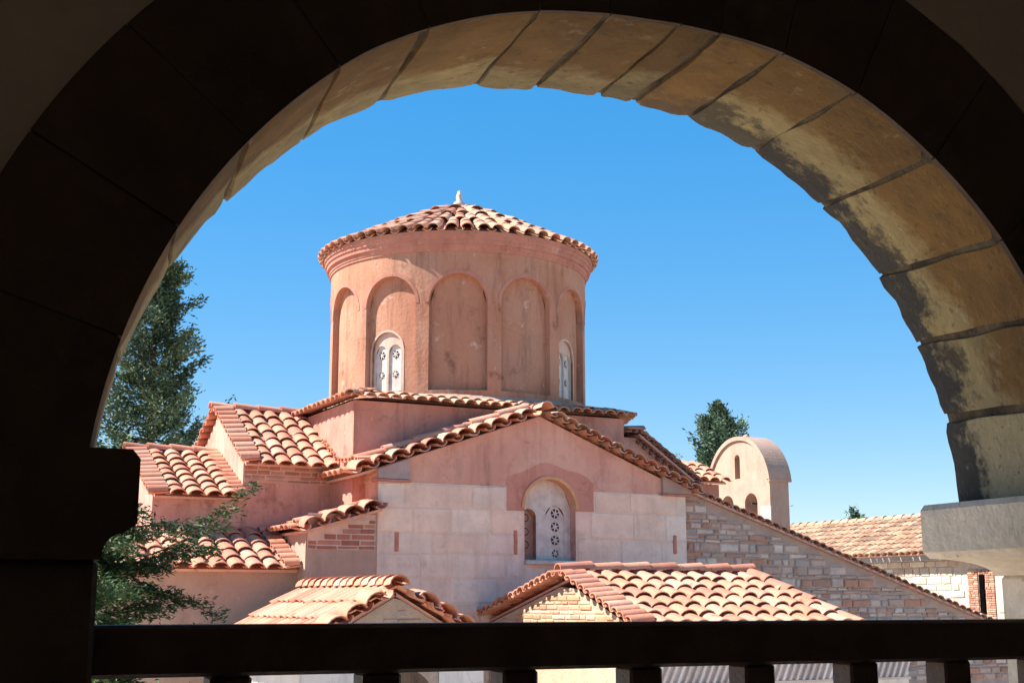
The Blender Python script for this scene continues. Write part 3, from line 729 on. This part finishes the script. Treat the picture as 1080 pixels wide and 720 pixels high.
tb = MB(); tb.box(TX0-.012, TX0+.02, TYc-THW-.01, TYc-THW+.34, 1.2, 2.11); part('corner_stone', tb, M['white'], BT)
for yb in (24.72, 25.62):
    be = MB(); be.lathe((19.0, yb), [(0, 2.18), (.05, 2.17), (.075, 2.08), (.085, 1.98), (.12, 1.90), (.115, 1.89), (.0, 1.95)], 16)
    be.box(18.75, 19.26, yb-.015, yb+.015, 2.18, 2.22)
    part('bell', be, M['bronze'], BT)

# ------------------------------------------------------------------ monastery range at the far right
MO = thing('monastery_range', 'long stone monastery range with a weathered tiled roof, at the far right', 'monastery building', (25.5, 27, 0))
mw_ = MB(); wall(mw_, 17.5, 36, -EZ, 1.10, [(23.15, .10, -.30, .62, 'rect')], planeX(24.15), 3, col=(.60, .52, .42))
masonry(mw_, 19.0, 34, -1.6, .98, planeX(24.15), (.13, .24), (.2, .55), LITS, gap=.016, jz=.012, pr=.02, keep=lambda a, b, c, d: not (b > 22.72 and a < 23.62))
mw_.quad((24.3, 17.5, -EZ), (27.9, 17.5, -EZ), (27.9, 17.5, 1.1), (24.3, 17.5, 1.1)); mw_.quad((24.15, 36, -EZ), (27.9, 36, -EZ), (27.9, 36, 1.1), (24.15, 36, 1.1)); mw_.quad((27.9, 17.5, -EZ), (27.9, 36, -EZ), (27.9, 36, 1.1), (27.9, 17.5, 1.1))
part('stone_wall', mw_, M['brick'], MO)
ms = MB(); ms.box(23.86, 24.12, 17.5, 36, .98, 1.12); part('eave_soffit', ms, M['wall_grey'], MO)
mf = MB()
masonry(mf, 22.76, 23.04, -.7, .74, planeX(24.13), (.045, .06), (.12, .2), BRK+[(.66, .42, .28)], gap=.006); masonry(mf, 23.26, 23.58, -.7, .74, planeX(24.13), (.045, .06), (.12, .2), BRK+[(.66, .42, .28)], gap=.006)
masonry(mf, 23.04, 23.26, .63, .74, planeX(24.13), (.045, .06), (.05, .08), BRK, gap=.006); masonry(mf, 23.04, 23.26, -.7, -.3, planeX(24.13), (.045, .06), (.1, .2), BRK, gap=.006)
mfo = part('window', mf, M['brick'], MO)
mp = MB(); mp.box(24.35, 24.37, 23.0, 23.3, -.35, .66); mp.build('pane', M['dark'], sub(mfo, MO))
mr = MB(); mk = .46
slab(mr, (26.0, 17.3, 2.14), (0, 1, 0), (-1, 0, -mk), 19, 2.26*math.hypot(1, mk), .06, (.5, .3, .2)); slab(mr, (26.0, 17.3, 2.14), (0, 1, 0), (1, 0, -mk), 19, 2.26*math.hypot(1, mk), .06, (.5, .3, .2))
tiles(mr, (26.0, 22.5, 2.16), (0, 1, 0), (-1, 0, -mk), 13.4, 2.25*math.hypot(1, mk), [(.52, .31, .19), (.45, .26, .16), (.56, .37, .24), (.37, .22, .14), (.50, .29, .18), (.30, .19, .13)], sp=.215, ex=.33, pan=False, jit=.012)
ridge(mr, (26.0, 35.9, 2.17), (26.0, 22.5, 2.17), .22, OLD)
part('roof', mr, M['tile'], MO)

# ------------------------------------------------------------------ the gallery we stand in (its own slight turn)
GR = R(-4)
GA = thing('gallery', 'dark vaulted gallery with a stone arch framing the church', 'gallery building', (1.2, 2.3, 0), 0)
GA['_e'].rotation_euler = (0, 0, GR)
_c, _s = math.cos(GR), math.sin(GR)
GA['_e'].location = (1.2*_c-2.3*_s, 1.2*_s+2.3*_c, 0)
C0 = (1.183, .09); C1 = (1.232, .118); Y0, Y1 = 2.05, 2.50
def ctr(y): t = (y-Y0)/(Y1-Y0); return (C0[0]+(C1[0]-C0[0])*t, C0[1]+(C1[1]-C0[1])*t)
def rf(a):                                 # the old arch is a little flattened at its crown
    return 1.0+float(np.interp(a, [0, 5, 18, 29, 39, 52, 64, 75, 83, 92, 100, 110, 125, 140, 180], [-.012, -.012, 0, .008, .012, .008, .006, -.003, -.014, -.02, -.016, -.004, .008, .004, 0]))
jt = [174.3, 162.5, 151.2, 140.5, 128.5, 117.9, 105.2, 96.7, 87.9, 83.0, 74.6, 64.4, 52.1, 39.3, 29.1, 18.2, 5.6]
wash = [.5, .5, .55, .6, .66, .62, .75, .7, .62, 1.0, .55, .50, .55, .62, .45, .2, .05]
vb = MB(); from mathutils import noise as mn
for i in range(len(jt)-1):
    a1, a0 = jt[i], jt[i+1]; gp = random.uniform(.25, .75)
    NA, NY = 8, 10; ga = [a0+gp+(a1-a0-2*gp)*q/NA for q in range(NA+1)]
    rgt = max(0, min(1, (90-(a0+a1)/2)/25.))
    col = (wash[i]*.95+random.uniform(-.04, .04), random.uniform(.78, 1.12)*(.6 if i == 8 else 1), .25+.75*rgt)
    off = random.uniform(-.0025, .0025); pts = []
    for q in range(NY+1):
        for p, aa in enumerate(ga):
            y = Y0+(Y1-Y0)*q/NY; cc = ctr(y); edge = 0
            if q == NY: y += .012*mn.noise(Vector((aa*.22, 3, i)))
            nz = mn.noise(Vector((aa*.09, y*5, i)))*.005; aw = aa+(.55*mn.noise(Vector((i*3.1+p, y*7, 5))) if p in (0, NA) else 0)
            rr_ = rf(aa)+off+nz
            if p in (0, NA): rr_ += .003
            if q == NY: rr_ += .004+.007*mn.noise(Vector((aa*.30, 9, 1)))
            if q == 0: rr_ += .006
            pts.append((cc[0]+rr_*math.cos(R(aw)), y, cc[1]+rr_*math.sin(R(aw))))
    m_ = NA+1
    vb.add(pts, [(q*m_+p, q*m_+p+1, (q+1)*m_+p+1, (q+1)*m_+p) for q in range(NY) for p in range(NA)], col, True)
    for y, q in ((Y0, 0), (Y1, NY)):          # faces and joint sides
        cc = ctr(y)
        outer = [(cc[0]+1.262*math.cos(R(aa)), y, cc[1]+1.262*math.sin(R(aa))) for aa in ga]; inner = pts[q*m_:(q+1)*m_]
        if q: vb.add(inner+outer, [(p, p+1, m_+p+1, m_+p) for p in range(NA)], col)
    for p in (0, NA):
        line = [pts[q*m_+p] for q in range(NY+1)]; aa = ga[p]
        deep = [(ctr(l_[1])[0]+1.05*math.cos(R(aa)), l_[1], ctr(l_[1])[1]+1.05*math.sin(R(aa))) for l_ in line]
        vb.add(line+deep, [(q, q+1, NY+2+q, NY+1+q) for q in range(NY)], col)
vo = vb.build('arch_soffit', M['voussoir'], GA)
mo = MB()                                                        # mortar core seen in the joints
pts = []
for q in range(5):
    y = Y0+.004+(Y1-Y0-.012)*q/4; cc = ctr(y)
    for p in range(73):
        a = 4+(172)*p/72; q_ = rf(a)+.009; a = R(a); pts.append((cc[0]+q_*math.cos(a), y, cc[1]+q_*math.sin(a)))
mo.add(pts, [(q*73+p, q*73+p+1, (q+1)*73+p+1, (q+1)*73+p) for q in range(4) for p in range(72)], (1, 1, 1), True)
mo.build('joint_mortar', mat('joint_mortar', (.15, .115, .075), (.045, .036, .028), 9, bump=.8, bscale=60), sub(vo, GA))
av = MB(); bk_ = MB()                                             # dark brown inner face of the ring, stone by stone
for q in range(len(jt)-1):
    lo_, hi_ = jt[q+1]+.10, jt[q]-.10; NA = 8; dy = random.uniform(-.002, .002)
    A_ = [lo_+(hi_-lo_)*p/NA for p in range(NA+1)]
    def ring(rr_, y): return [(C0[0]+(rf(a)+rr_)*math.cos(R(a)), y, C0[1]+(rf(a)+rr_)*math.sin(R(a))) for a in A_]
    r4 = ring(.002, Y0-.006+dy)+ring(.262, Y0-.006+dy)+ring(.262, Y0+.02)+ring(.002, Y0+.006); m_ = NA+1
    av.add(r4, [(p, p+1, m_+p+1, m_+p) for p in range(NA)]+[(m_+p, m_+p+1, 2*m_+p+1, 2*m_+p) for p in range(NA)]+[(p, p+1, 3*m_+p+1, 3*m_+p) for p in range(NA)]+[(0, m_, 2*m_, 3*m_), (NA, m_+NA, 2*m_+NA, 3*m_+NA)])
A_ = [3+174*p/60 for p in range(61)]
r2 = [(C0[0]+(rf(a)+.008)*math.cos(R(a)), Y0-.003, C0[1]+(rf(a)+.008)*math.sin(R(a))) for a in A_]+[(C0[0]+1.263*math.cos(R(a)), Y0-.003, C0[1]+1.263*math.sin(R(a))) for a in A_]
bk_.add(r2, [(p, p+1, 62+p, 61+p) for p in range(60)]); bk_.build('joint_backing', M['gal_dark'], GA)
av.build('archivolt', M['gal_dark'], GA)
gwm = MB(); GH = (1.207, 1.255, .22, .105)
NB = [(-1.65, 1.0, .22, .105), (4.45, 1.0, .22, .105)]                      # unseen arches on both sides, added to let light into the gallery
wall(gwm, -3.0, 6.0, .22, 2.6, [GH]+NB, planeY(Y0), .5)
for h in NB: reveal(gwm, h, 0, Y1-Y0, planeY(Y0))
gwi = gwm.build('arcade_wall', M['gal_plaster'], GA)
gwe = MB(); wall(gwe, -3.0, 6.0, .22, 2.6, [(1.232, 1.255, .22, .118)]+NB, planeY(Y1-.002), .5); gwe.build('outer_face', M['gal_ext'], sub(gwi, GA))
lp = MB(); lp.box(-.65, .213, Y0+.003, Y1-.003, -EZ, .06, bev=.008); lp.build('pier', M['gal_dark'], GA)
lp = MB(); lp.box(-3, 6, Y0+.02, Y1-.02, -EZ, -1.06); lp.build('lower_wall', M['gal_ext'], GA)
lp = MB(); lp.box(2.318, 3.45, Y0+.003, Y1-.003, -EZ, .06, bev=.008); lp.build('pier', M['impost'], GA)
def impost(xin, xnose, xback, m, sgn):
    im = MB(); pr2 = [(xback, .222), (xnose-.012*sgn, .222), (xnose, .208), (xnose, .112), (xnose-.02*sgn, .098)]
    for q in range(1, 7): t = q/6*math.pi/2; pr2.append((xnose-.02*sgn+(xin-xnose+.02*sgn)*math.sin(t), .06+.038*math.cos(t)))
    pr2.append((xback, .055)); im.prism(pr2, 'y', Y0-.02, Y1+.012)
    im.build('impost', m, GA)
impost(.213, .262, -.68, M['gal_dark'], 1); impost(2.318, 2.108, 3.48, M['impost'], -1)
rm = MB(); rm.box(-3.2, 6.2, -2.4, Y0, -1.25, -1.05); rm.build('floor', M['gal_floor'], GA)
rm = MB(); rm.box(-3.2, 6.2, -2.4, Y1-.01, 2.45, 2.6); rm.build('ceiling', M['gal_plaster'], GA)
rm = MB(); rm.box(-3.2, 6.2, -2.5, -2.3, -EZ, 2.6); rm.build('back_wall', M['gal_plaster'], GA)
for x in (-3.2, 6.0): rm = MB(); rm.box(x, x+.2, -2.3, Y1-.01, -EZ, 2.59); rm.build('end_wall', M['gal_plaster'], GA)
ev = MB(); ev.prism([(2.49, 1.78), (3.35, 1.60), (3.35, 1.66), (2.49, 2.9), (-.2, 4.0), (-.2, 3.9), (2.40, 2.7)], 'x', -3.2, 6.2); evo = ev.build('unseen_eave_roof', M['wood'], GA)  # unseen overhang, added and sized to keep direct sun off the arch
et = MB(); es_ = Vector((0, 1, -.45)).normalized()
slab(et, (-3.2, -.2, 3.75), (1, 0, 0), (0, 1, -.55), 9.4, 4.1, .04, (.5, .3, .2)); et.build('unseen_eave_tiling', M['pan'], sub(evo, GA))

# ------------------------------------------------------------------ railing
RL_ = thing('wooden_railing', 'dark wooden balustrade across the bottom of the arch', 'railing', GA['_e'].location, 0)
RL_['_e'].rotation_euler = (0, 0, GR); RL_['_o'] = (1.2, 2.3, 0); 
h = MB(); h.box(.216, 2.314, 2.145, 2.235, -.115, -.036, bev=.006); h.build('handrail', M['wood'], RL_)
h = MB(); h.box(.216, 2.314, 2.165, 2.215, -.93, -.87, bev=.005); h.build('bottom_rail', M['wood'], RL_)
for a, b_ in [(0.4, 0.471), (0.652, 0.718), (0.902, 0.965), (1.148, 1.21), (1.387, 1.452), (1.623, 1.69), (1.848, 1.92), (2.09, 2.155)]:
    m_ = (a+b_)/2; q = MB(); q.box(m_-.033, m_+.033, 2.158, 2.222, -.87, -.115, bev=.005); q.build('baluster', M['wood'], RL_)

# ------------------------------------------------------------------ trees
def tree(name, label, cat, base, H, prof, nl, twigs, leaf, colr, rise=.35, droop=0., z0=.12, leaves=7, trunk_r=.16, group=None, kdir=None, spray=.34, wid=.32, extra=()):
    T = thing(name, label, cat, (base[0], base[1], 0), group=group)
    tk = MB(); n = 10; prev = None; segs = 14
    def axis(t): return Vector((base[0]+.15*math.sin(t*3+base[0])*H*.02, base[1]+.15*math.cos(t*4)*H*.02, -EZ+H*t))
    pts = []
    for i in range(segs+1):
        t = i/segs; c_ = axis(t); r_ = trunk_r*(1-t)**.8+.012
        for k in range(n): a = 2*math.pi*k/n; pts.append(c_+Vector((r_*math.cos(a), r_*math.sin(a), 0)))
    F = [(i*n+k, i*n+(k+1) % n, (i+1)*n+(k+1) % n, (i+1)*n+k) for i in range(segs) for k in range(n)]
    tk.add(pts, F, (1, 1, 1), True)
    V = []; Cc = []
    for q in range(nl+len(extra)):
        t = z0+(1-z0)*(q+random.random())/nl; t = min(t, .995)
        az = q*2.39996+random.uniform(-.4, .4)
        if kdir is not None and random.random() < .55: az = kdir+random.gauss(0, .9)
        L = prof(t)*random.uniform(.62, 1.08); rs, dp = rise, droop
        if q >= nl: t, az, L, rs = extra[q-nl]; dp = 0
        o = axis(t); d = Vector((math.cos(az), math.sin(az), 0))
        def pt(s): return o+d*(L*s)+Vector((0, 0, L*(rs*s*s-dp*s*s*1.0+.05*math.sin(6*s+q))))
        # limb
        P = [pt(s/5) for s in range(6)]; rb = max(.012, trunk_r*.22*(1-t)+.008*H/10)
        lp_ = []
        for i, p in enumerate(P):
            r_ = rb*(1-i/5.5)
            u = d.cross(Vector((0, 0, 1)))
            for k in range(4): a = math.pi/2*k; lp_.append(p+u*(r_*math.cos(a))+Vector((0, 0, r_*math.sin(a))))
        tk.add(lp_, [(i*4+k, i*4+(k+1) % 4, (i+1)*4+(k+1) % 4, (i+1)*4+k) for i in range(5) for k in range(4)], (1, 1, 1))
        tint = random.uniform(.65, 1.3); hue = random.uniform(-.1, .12)
        for j in range(twigs):
            s = .12+.88*(j+random.random())/twigs; p0 = pt(s)
            side = 1 if j % 2 else -1
            dv = (d*random.uniform(.5, 1.0)+d.cross(Vector((0, 0, 1)))*side*random.uniform(.3, 1.1)+Vector((0, 0, random.uniform(-.35, .45)-(.26 if droop else 0)+rise*.8*s))).normalized()
            TL = spray*L**.5*random.uniform(.5, 1.1)*(1.15-.6*s)
            for k in range(leaves):
                f = (k+random.random())/leaves; p = p0+dv*(TL*f)
                p = p+Vector((random.gauss(0, 1), random.gauss(0, 1), random.gauss(0, 1)))*(leaf*.5)
                ld = (dv+Vector((random.gauss(0, .45), random.gauss(0, .45), random.gauss(0, .38)))).normalized()
                nn = Vector((random.gauss(0, 1), random.gauss(0, 1), random.gauss(.3, 1))); sd = ld.cross(nn).normalized()
                l_ = leaf*random.uniform(.6, 1.3); w_ = l_*wid
                V += [p-ld*l_*.5, p+sd*w_*.5, p+ld*l_*.5, p-sd*w_*.5]
                b_ = tint*random.uniform(.7, 1.3); c4 = (colr[0]*b_*(1+hue), colr[1]*b_, colr[2]*b_*(1-hue), 1)
                Cc += [c4]*4
    tk.build('trunk', M['bark'], T)
    v = np.array([tuple(x) for x in V], np.float32); v[:, 2] += EZ; v -= np.array(T['_o'], np.float32)
    nf = len(v)//4; me = bpy.data.meshes.new('crown')
    me.vertices.add(len(v)); me.vertices.foreach_set('co', v.ravel()); me.loops.add(len(v)); me.loops.foreach_set('vertex_index', np.arange(len(v), dtype=np.int32))
    me.polygons.add(nf); me.polygons.foreach_set('loop_start', np.arange(0, len(v), 4, dtype=np.int32)); me.polygons.foreach_set('loop_total', np.full(nf, 4, np.int32))
    me.update(calc_edges=True); a = me.color_attributes.new('Col', 'FLOAT_COLOR', 'POINT'); a.data.foreach_set('color', np.array(Cc, np.float32).ravel())
    me.materials.append(M['leaf']); o = bpy.data.objects.new('crown', me); sc.collection.objects.link(o); o.parent = T['_e']
    return T
GREEN = (.095, .135, .070)
tree('conifer_tree', 'tall dark conifer rising behind the roofs at the left edge of the arch', 'tree', (6.45, 31.5), 13.0,
     lambda t: (3.9*(1-t)**.74+.10)*random.choice((.6, .8, 1.0, 1.08)), 170, 36, .12, GREEN, rise=.5, z0=.28, leaves=10, trunk_r=.22, spray=.50, wid=.36)
tree('conifer_tree', 'bushy conifer whose top shows behind the bell gable', 'tree', (33.0, 45.6), 12.7,
     lambda t: 4.0*(1-t)**.85+.12+.4*math.sin(t*31)*(1-t)**.3, 110, 30, .20, (.12, .17, .105), rise=.9, z0=.4, leaves=9, trunk_r=.25, spray=.6, wid=.36)
tree('conifer_tree', 'tip of a far tree just over the ridge of the monastery roof', 'tree', (29.9, 33.9), 7.5,
     lambda t: .5*(1-t)**.5+.1, 26, 10, .16, (.10, .15, .07), rise=.5, z0=.6, leaves=8, trunk_r=.12, spray=.5, wid=.36)
random.seed(29)
tree('conifer_tree', 'near dark conifer with drooping sprays beside the left pier', 'tree', (1.12, 8.1), 5.22,
     lambda t: 1.10*min(1, (1-t)/.045)**.7*random.choice((.36, .5, .62, .75, 1.0))+.03, 120, 34, .040, (.060, .098, .032), rise=.20, droop=.18, z0=.62, leaves=26, trunk_r=.09, spray=.19, wid=.24, kdir=-.45,
     extra=[(.945, -.36, 1.16, .28), (.93, -.30, 1.0, .16), (.925, -.42, .95, .02), (.89, -.37, 1.02, -.14), (.90, -.33, .8, -.1)])
